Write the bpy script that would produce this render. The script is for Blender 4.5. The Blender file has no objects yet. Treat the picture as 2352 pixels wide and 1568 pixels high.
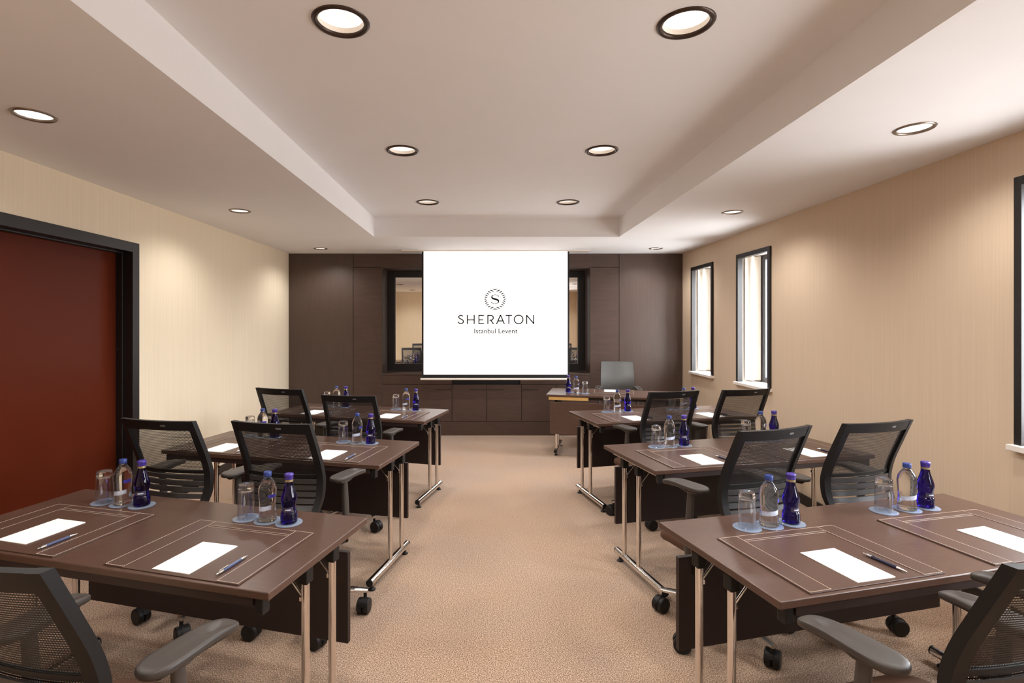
import bpy, math, random
from mathutils import Vector, Matrix

random.seed(7)
PI = math.pi
SC = bpy.context.scene
COL = SC.collection

# ------------------------------------------------------------------ camera
F_PX, CAM_H = 1185.0, 1.53
cam_d = bpy.data.cameras.new('camera')
cam = bpy.data.objects.new('camera', cam_d)
COL.objects.link(cam)
cam_d.sensor_fit = 'HORIZONTAL'
cam_d.sensor_width = 36.0
cam_d.lens = F_PX / 2352 * 36.0
cam_d.shift_x = (1176 - 1118) / 2352
cam_d.shift_y = -(784 - 745) / 2352
cam_d.clip_start = 0.02
cam.location = (0, 0, CAM_H)
cam.rotation_euler = (PI / 2, 0, 0)
SC.camera = cam

# ------------------------------------------------------------------ exposure
vs = SC.view_settings
vs.view_transform = 'Standard'
vs.look = 'None'
vs.gamma = 1.0
vs.exposure = 0.04
vs.use_curve_mapping = False
SC.cycles.max_bounces = 12
SC.cycles.diffuse_bounces = 6
SC.cycles.transparent_max_bounces = 24
SC.cycles.transmission_bounces = 12
SC.cycles.caustics_reflective = False
SC.cycles.caustics_refractive = False
SC.cycles.sample_clamp_indirect = 6.0
SC.cycles.use_denoising = True

# ------------------------------------------------------------------ daylight outside the windows
DAY = 38.0
world = bpy.data.worlds.new('daylight')
SC.world = world
world.use_nodes = True
bg = world.node_tree.nodes['Background']
_wt = world.node_tree
_tc = _wt.nodes.new('ShaderNodeTexCoord')
_sx = _wt.nodes.new('ShaderNodeSeparateXYZ')
_cr = _wt.nodes.new('ShaderNodeValToRGB')
_cr.color_ramp.elements[0].position = 0.47
_cr.color_ramp.elements[0].color = (0.44, 0.43, 0.42, 1)      # pale paving and facades below the horizon
_cr.color_ramp.elements[1].position = 0.56
_cr.color_ramp.elements[1].color = (0.93, 0.96, 1.0, 1)       # overcast sky
_mr = _wt.nodes.new('ShaderNodeMapRange')
_mr.inputs['From Min'].default_value = -1
_wt.links.new(_tc.outputs['Generated'], _sx.inputs[0])
_wt.links.new(_sx.outputs['Z'], _mr.inputs['Value'])
_wt.links.new(_mr.outputs[0], _cr.inputs['Fac'])
_wt.links.new(_cr.outputs['Color'], bg.inputs['Color'])
bg.inputs['Strength'].default_value = DAY

for wy0, wy1 in ((6.14, 6.79), (4.892, 5.555), (1.97, 2.627), (0.70, 1.36)):   # sampling portals in the window openings
    pd = bpy.data.lights.new('window_portal', 'AREA')
    pd.shape = 'RECTANGLE'
    pd.size, pd.size_y = wy1 - wy0, 1.36
    pd.cycles.is_portal = True
    po = bpy.data.objects.new('window_portal', pd)
    COL.objects.link(po)
    po.location = (2.70 + 0.29, (wy0 + wy1) / 2, 1.60)
    po.rotation_euler = (PI / 2, 0, PI / 2)

# lamp strengths (used by the downlight builder)
SPOT_HIGH, SPOT_LOW = 46.0, 36.0
LAMP_RGB = (1.0, 0.965, 0.925)

# room numbers
XL, XR, YB, YF = -2.73, 2.70, 7.11, -0.60
ZC, ZT = 2.508, 2.72
TX0, TX1, TY0, TY1 = -1.256, 1.478, -0.25, 5.76
WINDOWS = [(6.14, 6.79), (4.892, 5.555), (1.97, 2.627), (0.70, 1.36)]  # last opening is out of view, added to let in more daylight
WZ0, WZ1 = 0.92, 2.277
TABLE_H, TABLE_L, TABLE_D = 0.725, 1.52, 0.627


# ================================================================== helpers
class MB:
    """collects geometry and links it as one mesh object"""
    def __init__(s):
        s.v, s.f = [], []

    def add(s, vs_, fs_, M=None):
        o = len(s.v)
        for p in vs_:
            p = Vector(p)
            s.v.append(M @ p if M is not None else p)
        s.f += [tuple(i + o for i in q) for q in fs_]
        return s

    def box(s, x0, x1, y0, y1, z0, z1, M=None):
        vs_ = [(x0, y0, z0), (x1, y0, z0), (x1, y1, z0), (x0, y1, z0),
               (x0, y0, z1), (x1, y0, z1), (x1, y1, z1), (x0, y1, z1)]
        fs_ = [(0, 3, 2, 1), (4, 5, 6, 7), (0, 1, 5, 4), (1, 2, 6, 5), (2, 3, 7, 6), (3, 0, 4, 7)]
        return s.add(vs_, fs_, M)

    def cbox(s, c, size, M=None):
        return s.box(c[0] - size[0] / 2, c[0] + size[0] / 2, c[1] - size[1] / 2, c[1] + size[1] / 2,
                     c[2] - size[2] / 2, c[2] + size[2] / 2, M)

    def loft(s, rings, cap=True, M=None):
        n = len(rings[0])
        vs_ = [p for r in rings for p in r]
        fs_ = []
        for k in range(len(rings) - 1):
            for i in range(n):
                j = (i + 1) % n
                fs_.append((k * n + i, k * n + j, (k + 1) * n + j, (k + 1) * n + i))
        if cap:
            fs_.append(tuple(range(n - 1, -1, -1)))
            fs_.append(tuple((len(rings) - 1) * n + i for i in range(n)))
        return s.add(vs_, fs_, M)

    def lathe(s, prof, c=(0, 0, 0), n=32, cap=True, M=None):
        rings = [[(c[0] + r * math.cos(2 * PI * i / n), c[1] + r * math.sin(2 * PI * i / n), c[2] + z)
                  for i in range(n)] for r, z in prof]
        return s.loft(rings, cap, M)

    def tube(s, pts, r, n=12, ry=None, M=None, up=(0, 0, 1)):
        pts = [Vector(p) for p in pts]
        m = len(pts)
        rr = r if isinstance(r, (list, tuple)) else [r] * m
        rings = []
        for k, p in enumerate(pts):
            t = (pts[min(k + 1, m - 1)] - pts[max(k - 1, 0)]).normalized()
            u = Vector(up)
            if abs(t.dot(u)) > 0.98:
                u = Vector((1, 0, 0))
            a = t.cross(u).normalized()
            b = a.cross(t).normalized()
            ra = rr[k]
            rb = ra if ry is None else ra * ry
            rings.append([p + a * ra * math.cos(2 * PI * i / n) + b * rb * math.sin(2 * PI * i / n)
                          for i in range(n)])
        return s.loft(rings, True, M)

    def prism(s, outline, z0, z1, M=None):
        return s.loft([[(x, y, z0) for x, y in outline], [(x, y, z1) for x, y in outline]], True, M)

    def shell(s, P, Q, M=None):
        """closed solid between two grids of points of equal size"""
        a, b = len(P), len(P[0])
        vs_ = [p for r in P for p in r] + [p for r in Q for p in r]
        o = a * b
        fs_ = []
        for i in range(a - 1):
            for j in range(b - 1):
                q = (i * b + j, i * b + j + 1, (i + 1) * b + j + 1, (i + 1) * b + j)
                fs_.append(q)
                fs_.append(tuple(o + k for k in reversed(q)))
        for i in range(a - 1):
            fs_.append((i * b, (i + 1) * b, o + (i + 1) * b, o + i * b))
            fs_.append(((i + 1) * b + b - 1, i * b + b - 1, o + i * b + b - 1, o + (i + 1) * b + b - 1))
        for j in range(b - 1):
            fs_.append((j + 1, j, o + j, o + j + 1))
            e = (a - 1) * b
            fs_.append((e + j, e + j + 1, o + e + j + 1, o + e + j))
        return s.add(vs_, fs_, M)

    def build(s, name, material, parent=None, bevel=0.0, angle=38, seg=2):
        me = bpy.data.meshes.new(name)
        me.from_pydata([tuple(p) for p in s.v], [], s.f)
        me.validate()
        me.polygons.foreach_set('use_smooth', [True] * len(me.polygons))
        me.set_sharp_from_angle(angle=math.radians(angle))
        me.materials.append(material)
        o = bpy.data.objects.new(name, me)
        COL.objects.link(o)
        if parent is not None:
            o.parent = parent
        if bevel:
            b = o.modifiers.new('bevel', 'BEVEL')
            b.width = bevel
            b.segments = seg
            b.limit_method = 'ANGLE'
            b.angle_limit = math.radians(35)
            b.harden_normals = True
        return o


def empty(name, loc=(0, 0, 0), rz=0.0):
    o = bpy.data.objects.new(name, None)
    COL.objects.link(o)
    o.empty_display_size = 0.05
    o.location = loc
    o.rotation_euler = (0, 0, rz)
    return o


def tag(o, label=None, cat=None, group=None, kind=None):
    if label:
        o['label'] = label
    if cat:
        o['category'] = cat
    if group:
        o['group'] = group
    if kind:
        o['kind'] = kind
    return o


def copy_tree(o, parent=None):
    c = o.copy()
    COL.objects.link(c)
    if parent is not None:
        c.parent = parent
    for ch in list(o.children):
        copy_tree(ch, c)
    return c


_used = set()


def instance(proto, loc, rz, label, group):
    """first call moves the prototype itself, later calls copy it"""
    if proto.name in _used:
        o = copy_tree(proto)
    else:
        o = proto
        _used.add(proto.name)
    o.location = loc
    o.rotation_euler = (0, 0, rz)
    o['label'] = label
    o['group'] = group
    return o


def srgb(r, g, b):
    def f(c):
        c /= 255.0
        return c / 12.92 if c <= 0.04045 else ((c + 0.055) / 1.055) ** 2.4
    return (f(r), f(g), f(b), 1.0)


# ================================================================== materials
def nodes_of(name):
    m = bpy.data.materials.new(name)
    m.use_nodes = True
    nt = m.node_tree
    return m, nt, nt.nodes['Principled BSDF']


def N(nt, kind, **kw):
    n = nt.nodes.new(kind)
    for k, v in kw.items():
        setattr(n, k, v)
    return n


def mat(name, col, rough=0.5, metal=0.0, spec=0.5, var=0.0, scale=40.0, stretch=(1, 1, 1), bump=0.0, coat=0.0):
    """principled material whose colour (and bump) is broken up by a noise"""
    m, nt, b = nodes_of(name)
    b.inputs['Roughness'].default_value = rough
    b.inputs['Metallic'].default_value = metal
    b.inputs['Specular IOR Level'].default_value = spec
    b.inputs['Coat Weight'].default_value = coat
    b.inputs['Base Color'].default_value = col
    tc = N(nt, 'ShaderNodeTexCoord')
    mp = N(nt, 'ShaderNodeMapping')
    mp.inputs['Scale'].default_value = stretch
    nz = N(nt, 'ShaderNodeTexNoise')
    nz.inputs['Scale'].default_value = scale
    nz.inputs['Detail'].default_value = 5
    nt.links.new(tc.outputs['Object'], mp.inputs['Vector'])
    nt.links.new(mp.outputs['Vector'], nz.inputs['Vector'])
    cr = N(nt, 'ShaderNodeValToRGB')
    cr.color_ramp.elements[0].position = 0.3
    cr.color_ramp.elements[1].position = 0.7
    cr.color_ramp.elements[0].color = tuple(c * (1 - var) for c in col[:3]) + (1,)
    cr.color_ramp.elements[1].color = tuple(min(1, c * (1 + var)) for c in col[:3]) + (1,)
    nt.links.new(nz.outputs['Fac'], cr.inputs['Fac'])
    nt.links.new(cr.outputs['Color'], b.inputs['Base Color'])
    if bump:
        bp = N(nt, 'ShaderNodeBump')
        bp.inputs['Strength'].default_value = bump
        bp.inputs['Distance'].default_value = 0.002
        nt.links.new(nz.outputs['Fac'], bp.inputs['Height'])
        nt.links.new(bp.outputs['Normal'], b.inputs['Normal'])
    return m


def wallpaper(name, col):
    m, nt, b = nodes_of(name)
    b.inputs['Roughness'].default_value = 0.75
    b.inputs['Specular IOR Level'].default_value = 0.25
    tc = N(nt, 'ShaderNodeTexCoord')
    mp = N(nt, 'ShaderNodeMapping')
    mp.inputs['Scale'].default_value = (90, 90, 1.2)
    nz = N(nt, 'ShaderNodeTexNoise')
    nz.inputs['Scale'].default_value = 1.0
    nz.inputs['Detail'].default_value = 3
    nt.links.new(tc.outputs['Object'], mp.inputs['Vector'])
    nt.links.new(mp.outputs['Vector'], nz.inputs['Vector'])
    cr = N(nt, 'ShaderNodeValToRGB')
    cr.color_ramp.elements[0].position = 0.35
    cr.color_ramp.elements[1].position = 0.65
    cr.color_ramp.elements[0].color = tuple(c * 0.97 for c in col[:3]) + (1,)
    cr.color_ramp.elements[1].color = tuple(min(1, c * 1.025) for c in col[:3]) + (1,)
    nt.links.new(nz.outputs['Fac'], cr.inputs['Fac'])
    nt.links.new(cr.outputs['Color'], b.inputs['Base Color'])
    bp = N(nt, 'ShaderNodeBump')
    bp.inputs['Strength'].default_value = 0.15
    bp.inputs['Distance'].default_value = 0.001
    nt.links.new(nz.outputs['Fac'], bp.inputs['Height'])
    nt.links.new(bp.outputs['Normal'], b.inputs['Normal'])
    return m


def carpet_mat():
    m, nt, b = nodes_of('carpet')
    b.inputs['Roughness'].default_value = 0.95
    b.inputs['Specular IOR Level'].default_value = 0.1
    b.inputs['Sheen Weight'].default_value = 0.15
    tc = N(nt, 'ShaderNodeTexCoord')
    fine = N(nt, 'ShaderNodeTexNoise')
    fine.inputs['Scale'].default_value = 210
    fine.inputs['Detail'].default_value = 3
    fine.inputs['Roughness'].default_value = 0.7
    big = N(nt, 'ShaderNodeTexNoise')
    big.inputs['Scale'].default_value = 1.6
    big.inputs['Detail'].default_value = 2
    nt.links.new(tc.outputs['Object'], fine.inputs['Vector'])
    nt.links.new(tc.outputs['Object'], big.inputs['Vector'])
    cr = N(nt, 'ShaderNodeValToRGB')
    e = cr.color_ramp.elements
    e[0].position, e[0].color = 0.37, srgb(82, 64, 53)
    e[1].position, e[1].color = 0.63, srgb(232, 206, 182)
    mid = e.new(0.5)
    mid.color = srgb(170, 141, 119)
    nt.links.new(fine.outputs['Fac'], cr.inputs['Fac'])
    mx = N(nt, 'ShaderNodeMix', data_type='RGBA', blend_type='MULTIPLY')
    mx.inputs[0].default_value = 1.0
    cr2 = N(nt, 'ShaderNodeValToRGB')
    cr2.color_ramp.elements[0].position = 0.35
    cr2.color_ramp.elements[1].position = 0.65
    cr2.color_ramp.elements[0].color = (0.94, 0.95, 0.97, 1)
    cr2.color_ramp.elements[1].color = (1.0, 0.97, 0.93, 1)
    nt.links.new(big.outputs['Fac'], cr2.inputs['Fac'])
    nt.links.new(cr.outputs['Color'], mx.inputs[6])
    nt.links.new(cr2.outputs['Color'], mx.inputs[7])
    nt.links.new(mx.outputs[2], b.inputs['Base Color'])
    bp = N(nt, 'ShaderNodeBump')
    bp.inputs['Strength'].default_value = 0.3
    bp.inputs['Distance'].default_value = 0.004
    nt.links.new(fine.outputs['Fac'], bp.inputs['Height'])
    nt.links.new(bp.outputs['Normal'], b.inputs['Normal'])
    return m


def glass_mat(name, col, ior=1.45, rough=0.0, clear=0.0, tint=(1, 1, 1, 1)):
    """refracting glass; 'clear' is the share of light that passes straight through"""
    m, nt, b = nodes_of(name)
    b.inputs['Base Color'].default_value = col
    b.inputs['Roughness'].default_value = rough
    b.inputs['IOR'].default_value = ior
    b.inputs['Transmission Weight'].default_value = 1.0
    if clear:
        out = nt.nodes['Material Output']
        tr = N(nt, 'ShaderNodeBsdfTransparent')
        tr.inputs['Color'].default_value = tint
        mx = N(nt, 'ShaderNodeMixShader')
        mx.inputs['Fac'].default_value = clear
        nt.links.new(b.outputs[0], mx.inputs[1])
        nt.links.new(tr.outputs[0], mx.inputs[2])
        nt.links.new(mx.outputs[0], out.inputs['Surface'])
    return m


def thin_glass(name, tint, fac=0.04, frost=0.0, frost_col=None):
    """see-through pane: mostly transparent with a faint mirror coat"""
    m, nt, b = nodes_of(name)
    nt.nodes.remove(b)
    out = nt.nodes['Material Output']
    tr = N(nt, 'ShaderNodeBsdfTransparent')
    tr.inputs['Color'].default_value = tint
    gl = N(nt, 'ShaderNodeBsdfGlossy')
    gl.inputs['Roughness'].default_value = 0.02
    lw = N(nt, 'ShaderNodeLayerWeight')
    lw.inputs['Blend'].default_value = 0.5
    pw_ = N(nt, 'ShaderNodeMath', operation='POWER')
    pw_.inputs[1].default_value = 3.5
    ml = N(nt, 'ShaderNodeMath', operation='MULTIPLY_ADD')
    ml.inputs[1].default_value = 0.75
    ml.inputs[2].default_value = fac
    nt.links.new(lw.outputs['Facing'], pw_.inputs[0])
    nt.links.new(pw_.outputs[0], ml.inputs[0])
    mx = N(nt, 'ShaderNodeMixShader')
    nt.links.new(ml.outputs[0], mx.inputs['Fac'])
    nt.links.new(tr.outputs[0], mx.inputs[1])
    nt.links.new(gl.outputs[0], mx.inputs[2])
    last = mx
    if frost:                                     # lightly frosted face
        df = N(nt, 'ShaderNodeBsdfDiffuse')
        df.inputs['Color'].default_value = frost_col
        last = N(nt, 'ShaderNodeMixShader')
        last.inputs['Fac'].default_value = frost
        nt.links.new(mx.outputs[0], last.inputs[1])
        nt.links.new(df.outputs[0], last.inputs[2])
    nt.links.new(last.outputs[0], out.inputs['Surface'])
    return m


def mesh_fabric():
    """open woven net: dark threads with real holes between them"""
    m, nt, b = nodes_of('mesh_fabric')
    out = nt.nodes['Material Output']
    b.inputs['Base Color'].default_value = (0.016, 0.015, 0.015, 1)
    b.inputs['Roughness'].default_value = 0.42
    tc = N(nt, 'ShaderNodeTexCoord')
    sx = N(nt, 'ShaderNodeSeparateXYZ')
    nt.links.new(tc.outputs['Object'], sx.inputs[0])

    def wave(sock, pitch):
        mu = N(nt, 'ShaderNodeMath', operation='MULTIPLY')
        mu.inputs[1].default_value = 2 * PI / pitch
        nt.links.new(sock, mu.inputs[0])
        si = N(nt, 'ShaderNodeMath', operation='SINE')
        nt.links.new(mu.outputs[0], si.inputs[0])
        return si.outputs[0]
    wz = wave(sx.outputs['Z'], 0.0062)
    wx = wave(sx.outputs['X'], 0.0062)
    gz = N(nt, 'ShaderNodeMath', operation='GREATER_THAN')
    gz.inputs[1].default_value = -0.12
    nt.links.new(wz, gz.inputs[0])
    gx = N(nt, 'ShaderNodeMath', operation='GREATER_THAN')
    gx.inputs[1].default_value = -0.80
    nt.links.new(wx, gx.inputs[0])
    hole = N(nt, 'ShaderNodeMath', operation='MULTIPLY')
    nt.links.new(gz.outputs[0], hole.inputs[0])
    nt.links.new(gx.outputs[0], hole.inputs[1])
    tr = N(nt, 'ShaderNodeBsdfTransparent')
    mx = N(nt, 'ShaderNodeMixShader')
    nt.links.new(hole.outputs[0], mx.inputs['Fac'])
    nt.links.new(b.outputs[0], mx.inputs[1])
    nt.links.new(tr.outputs[0], mx.inputs[2])
    nt.links.new(mx.outputs[0], out.inputs['Surface'])
    return m


def emit_mat(name, col, strength, scale=0.0):
    m, nt, b = nodes_of(name)
    b.inputs['Base Color'].default_value = (0.8, 0.8, 0.8, 1)
    b.inputs['Emission Color'].default_value = col
    b.inputs['Emission Strength'].default_value = strength
    if scale:
        tc = N(nt, 'ShaderNodeTexCoord')
        nz = N(nt, 'ShaderNodeTexNoise')
        nz.inputs['Scale'].default_value = scale
        cr = N(nt, 'ShaderNodeValToRGB')
        cr.color_ramp.elements[0].position = 0.35
        cr.color_ramp.elements[1].position = 0.6
        cr.color_ramp.elements[0].color = tuple(c * k for c, k in zip(col[:3], (0.88, 0.80, 0.74))) + (1,)
        cr.color_ramp.elements[1].color = col
        nt.links.new(tc.outputs['Object'], nz.inputs['Vector'])
        nt.links.new(nz.outputs['Fac'], cr.inputs['Fac'])
        nt.links.new(cr.outputs['Color'], b.inputs['Emission Color'])
    return m


M = {
    'ceiling': mat('ceiling_paint', srgb(240, 239, 240), 0.9, spec=0.1, var=0.01, scale=3),
    'wall_cream': wallpaper('cream_wallpaper', srgb(228, 213, 188)),
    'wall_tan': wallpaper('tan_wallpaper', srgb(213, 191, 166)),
    'carpet': carpet_mat(),
    'panel': mat('dark_veneer', srgb(72, 54, 46), 0.42, var=0.14, scale=5, stretch=(1, 1, 9)),
    'panel_v': mat('dark_veneer_upright', srgb(74, 58, 50), 0.45, var=0.1, scale=5, stretch=(9, 9, 0.6)),
    'black_frame': mat('black_stained_wood', srgb(23, 18, 17), 0.42, var=0.1, scale=8, stretch=(1, 1, 6)),
    'red_panel': mat('dark_red_lacquer', srgb(84, 33, 17), 0.3, spec=0.07, var=0.02, scale=2),
    'mirror': mat('mirror_silver', (0.9, 0.88, 0.85, 1), 0.01, metal=1.0),
    'table_wood': mat('walnut_laminate', srgb(82, 60, 50), 0.30, var=0.16, scale=18, stretch=(1.5, 9, 9), bump=0.05),
    'edge_wood': mat('walnut_edge', srgb(104, 76, 62), 0.4, var=0.1, scale=18, stretch=(1.5, 9, 9)),
    'modesty': mat('dark_laminate', srgb(38, 24, 22), 0.5, var=0.12, scale=14, stretch=(1.5, 9, 9)),
    'leather': mat('dark_brown_leather', srgb(80, 58, 48), 0.36, var=0.07, scale=420, bump=0.12),
    'stitch': mat('pale_thread', srgb(226, 208, 190), 0.8, var=0.05, scale=300),
    'paper': mat('white_paper', srgb(250, 247, 243), 0.85, spec=0.2, var=0.005, scale=60),
    'chrome': mat('chrome', (0.78, 0.75, 0.72, 1), 0.12, metal=1.0, var=0.02, scale=30),
    'alu': mat('polished_aluminium', (0.66, 0.65, 0.63, 1), 0.25, metal=1.0, var=0.03, scale=30),
    'black_plastic': mat('black_plastic', srgb(21, 19, 19), 0.48, spec=0.35, var=0.08, scale=200, bump=0.05),
    'grey_plastic': mat('charcoal_plastic', srgb(66, 60, 56), 0.45, var=0.06, scale=260, bump=0.06),
    'pad': mat('charcoal_armpad', srgb(62, 56, 52), 0.42, spec=0.4, var=0.05, scale=300, bump=0.05),
    'slat': mat('grey_slat', srgb(58, 56, 56), 0.3, var=0.05, scale=120),
    'mesh_sheen': mat('mesh_sheen', srgb(86, 86, 84), 0.34, var=0.04, scale=40),  # gloss of the lit mesh front put into a grey colour
    'seat': mat('brown_seat_cloth', srgb(84, 55, 38), 0.7, var=0.12, scale=260, bump=0.2),
    'net': mesh_fabric(),
    'glass': glass_mat('clear_glass', (1, 1, 1, 1), 1.47, 0.0, 0.15),
    'glass_wall': thin_glass('thin_glass_wall', (0.97, 0.98, 1, 1), 0.10),
    'water': glass_mat('water_filled_glass', (0.985, 0.99, 1, 1), 1.34, 0.0, 0.12),
    'coaster': thin_glass('glass_coaster', (0.88, 0.92, 1.0, 1), 0.05, 0.32, (0.42, 0.50, 0.64, 1)),
    'pane': thin_glass('window_glass', (0.98, 0.99, 1, 1)),
    'cobalt': glass_mat('cobalt_glass', (0.02, 0.008, 0.30, 1), 1.42),
    'cap_blue': mat('blue_cap', srgb(44, 62, 126), 0.35, var=0.05, scale=90),
    'cap_purple': mat('violet_cap', srgb(66, 48, 138), 0.3, var=0.05, scale=90),
    'gold': mat('gold_foil', srgb(166, 148, 112), 0.35, metal=0.7, var=0.1, scale=120),
    'label_pale': mat('pale_label', srgb(196, 204, 226), 0.5, var=0.25, scale=70),
    'label_blue': mat('blue_label', srgb(70, 70, 180), 0.5, var=0.1, scale=70),
    'label_dark': mat('dark_label', srgb(62, 52, 74), 0.5, var=0.3, scale=90),
    'pen_blue': mat('slate_blue_barrel', srgb(72, 80, 112), 0.3, var=0.04, scale=90),
    'pen_dark': mat('navy_barrel', srgb(38, 36, 62), 0.3, var=0.04, scale=90),
    'screen': emit_mat('lit_projection_fabric', (1, 0.985, 0.97, 1), 0.9),
    'ink': mat('black_ink', srgb(32, 32, 32), 0.8, spec=0.1, var=0.02, scale=30),
    'screen_black': mat('black_screen_border', srgb(16, 14, 14), 0.7, var=0.05, scale=30),
    'white_metal': mat('white_enamel', srgb(238, 230, 220), 0.35, var=0.01, scale=30),
    'bronze': mat('dark_bronze_trim', srgb(72, 58, 50), 0.35, metal=0.6, var=0.06, scale=40),
    'nickel': mat('nickel_trim', srgb(150, 138, 128), 0.3, metal=0.8, var=0.06, scale=40),
    'lens': emit_mat('lamp_lens', (1.0, 0.95, 0.90, 1), 1.08, 42),
    'lens_low': emit_mat('lamp_diffuser', (1.0, 0.93, 0.86, 1), 1.25, 20),
    'reveal': mat('white_reveal_paint', srgb(236, 228, 220), 0.8, var=0.01, scale=6),
    'sash': mat('grey_aluminium_sash', srgb(70, 70, 74), 0.4, metal=0.3, var=0.04, scale=20),
    'curtain': mat('sheer_white_cloth', srgb(206, 197, 184), 0.9, var=0.02, scale=60),
    'brass': mat('pale_wood_rail', srgb(206, 164, 96), 0.35, var=0.08, scale=12, stretch=(2, 9, 9)),
    'glyph': mat('grey_badge', srgb(150, 150, 152), 0.35, metal=0.5, var=0.05, scale=200),
    'void': mat('black_void', srgb(10, 8, 8), 0.8, var=0.05, scale=10),
}


def struct(mb, name, material, parent=None, bevel=0.0):
    o = mb.build(name, material, parent, bevel)
    if parent is None:
        o['kind'] = 'structure'
    return o


# ================================================================== setting: floor, ceiling, walls
struct(MB().box(XL - 0.3, XR + 0.4, YF - 0.2, YB + 0.6, -0.1, 0.0), 'floor', M['carpet'])

HIGH = [(-0.574, 2.03), (0.787, 2.04), (-0.577, 3.53), (0.787, 3.53), (-0.574, 5.02), (0.79, 5.02),
        (-0.574, 0.54), (0.787, 0.54)]
LOW = [(-2.115, 2.41), (-2.125, 4.44), (-2.14, 6.64), (2.134, 2.575), (2.137, 4.49), (2.17, 6.62),
       (-2.115, 0.38), (2.134, 0.56)]


def holed_sheet(mb, x0, x1, y0, y1, z, holes, r, half=0.14, n=32):
    """downward facing sheet with round openings for recessed lamps"""
    xs = sorted({x0, x1} | {round(h[0] + s * half, 4) for h in holes for s in (-1, 1)})
    ys = sorted({y0, y1} | {round(h[1] + s * half, 4) for h in holes for s in (-1, 1)})
    for i in range(len(xs) - 1):
        for j in range(len(ys) - 1):
            a, b, c, d = xs[i], xs[i + 1], ys[j], ys[j + 1]
            hh = [h for h in holes if a < h[0] < b and c < h[1] < d]
            if not hh:
                mb.add([(a, c, z), (a, d, z), (b, d, z), (b, c, z)], [(0, 1, 2, 3)])
                continue
            cx, cy = hh[0]
            out, inn = [], []
            for k in range(n):
                t = 2 * PI * k / n
                ct, st = math.cos(t), math.sin(t)
                sx = ((b - cx) if ct > 0 else (cx - a)) / max(abs(ct), 1e-9)
                sy = ((d - cy) if st > 0 else (cy - c)) / max(abs(st), 1e-9)
                q = min(sx, sy)
                out.append((cx + ct * q, cy + st * q, z))
                inn.append((cx + ct * r, cy + st * r, z))
            corners = [(b, d, z), (a, d, z), (a, c, z), (b, c, z)]
            vs_ = out + inn
            fs_ = []
            for k in range(n):
                l = (k + 1) % n
                fs_.append((k, n + k, n + l, l))
            mb.add(vs_, fs_)
            for p in corners:                     # fill the corner the square ring misses
                t = math.atan2(p[1] - cy, p[0] - cx) % (2 * PI)
                k = int(t / (2 * PI / n)) % n
                mb.add([out[k], p, out[(k + 1) % n]], [(0, 2, 1)])


cm = MB()
holed_sheet(cm, TX0, TX1, TY0, TY1, ZT, [h for h in HIGH], 0.105)
for x in (TX0, TX1):                              # upstands of the tray
    for k in range(1):
        a, b = (TY0, TY1)
        cm.add([(x, a, ZC), (x, b, ZC), (x, b, ZT), (x, a, ZT)], [(0, 1, 2, 3)])
for y in (TY0, TY1):
    cm.add([(TX0, y, ZC), (TX1, y, ZC), (TX1, y, ZT), (TX0, y, ZT)], [(0, 1, 2, 3)])
holed_sheet(cm, XL - 0.02, TX0, YF - 0.02, YB + 0.05, ZC, [h for h in LOW if h[0] < 0], 0.080)
holed_sheet(cm, TX1, XR + 0.02, YF - 0.02, YB + 0.05, ZC, [h for h in LOW if h[0] > 0], 0.080)
holed_sheet(cm, TX0, TX1, TY1, YB + 0.05, ZC, [], 0.08)
holed_sheet(cm, TX0, TX1, YF - 0.02, TY0, ZC, [], 0.08)
cm.box(XL - 0.3, XR + 0.4, YF - 0.2, YB + 0.6, 3.0, 3.1)
for x0, x1, y0, y1 in ((XL - 0.3, XL - 0.2, YF - 0.2, YB + 0.6), (XR + 0.3, XR + 0.4, YF - 0.2, YB + 0.6),
                       (XL - 0.3, XR + 0.4, YF - 0.2, YF - 0.1), (XL - 0.3, XR + 0.4, YB + 0.5, YB + 0.6)):
    cm.box(x0, x1, y0, y1, ZC, 3.0)
struct(cm, 'ceiling', M['ceiling'])

# left wall with the wide framed doorway
D0, D1, DZ = 1.15, 4.03, 2.160
wl = MB()
wl.box(XL - 0.25, XL, D1, YB + 0.05, 0, ZC + 0.02)
wl.box(XL - 0.25, XL, YF - 0.1, D0, 0, ZC + 0.02)
wl.box(XL - 0.25, XL, D0, D1, DZ, ZC + 0.02)
struct(wl, 'wall_left', M['wall_cream'])
door = empty('door_1', (XL, (D0 + D1) / 2, 0))
tag(door, kind='structure')
fm = MB()
hw = (D1 - D0) / 2
fw = 0.075
fm.box(-0.13, 0.018, hw - fw, hw, 0, DZ)
fm.box(-0.13, 0.018, -hw, -hw + fw, 0, DZ)
fm.box(-0.13, 0.018, -hw + fw, hw - fw, DZ - fw, DZ)
fm.box(-0.13, -0.055, hw - fw - 0.012, hw - fw, 0, DZ - fw)
fm.box(-0.13, -0.055, -hw + fw, hw - fw - 0.012, DZ - fw - 0.012, DZ - fw)
fm.build('door_frame', M['black_frame'], door, 0.003)
MB().box(-0.145, -0.105, -hw + 0.04, hw - 0.04, 0.004, DZ - 0.04).build('door_leaf', M['red_panel'], door)

# right wall with window openings
wr = MB()
ys = [YF - 0.1]
for a, b in sorted(WINDOWS):
    ys += [a, b]
ys.append(YB + 0.05)
for k in range(0, len(ys), 2):
    wr.box(XR, XR + 0.30, ys[k], ys[k + 1], 0, ZC + 0.02)
for a, b in WINDOWS:
    wr.box(XR, XR + 0.30, a, b, 0, WZ0 - 0.03)
    wr.box(XR, XR + 0.30, a, b, WZ1, ZC + 0.02)
struct(wr, 'wall_right', M['wall_tan'])

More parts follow.
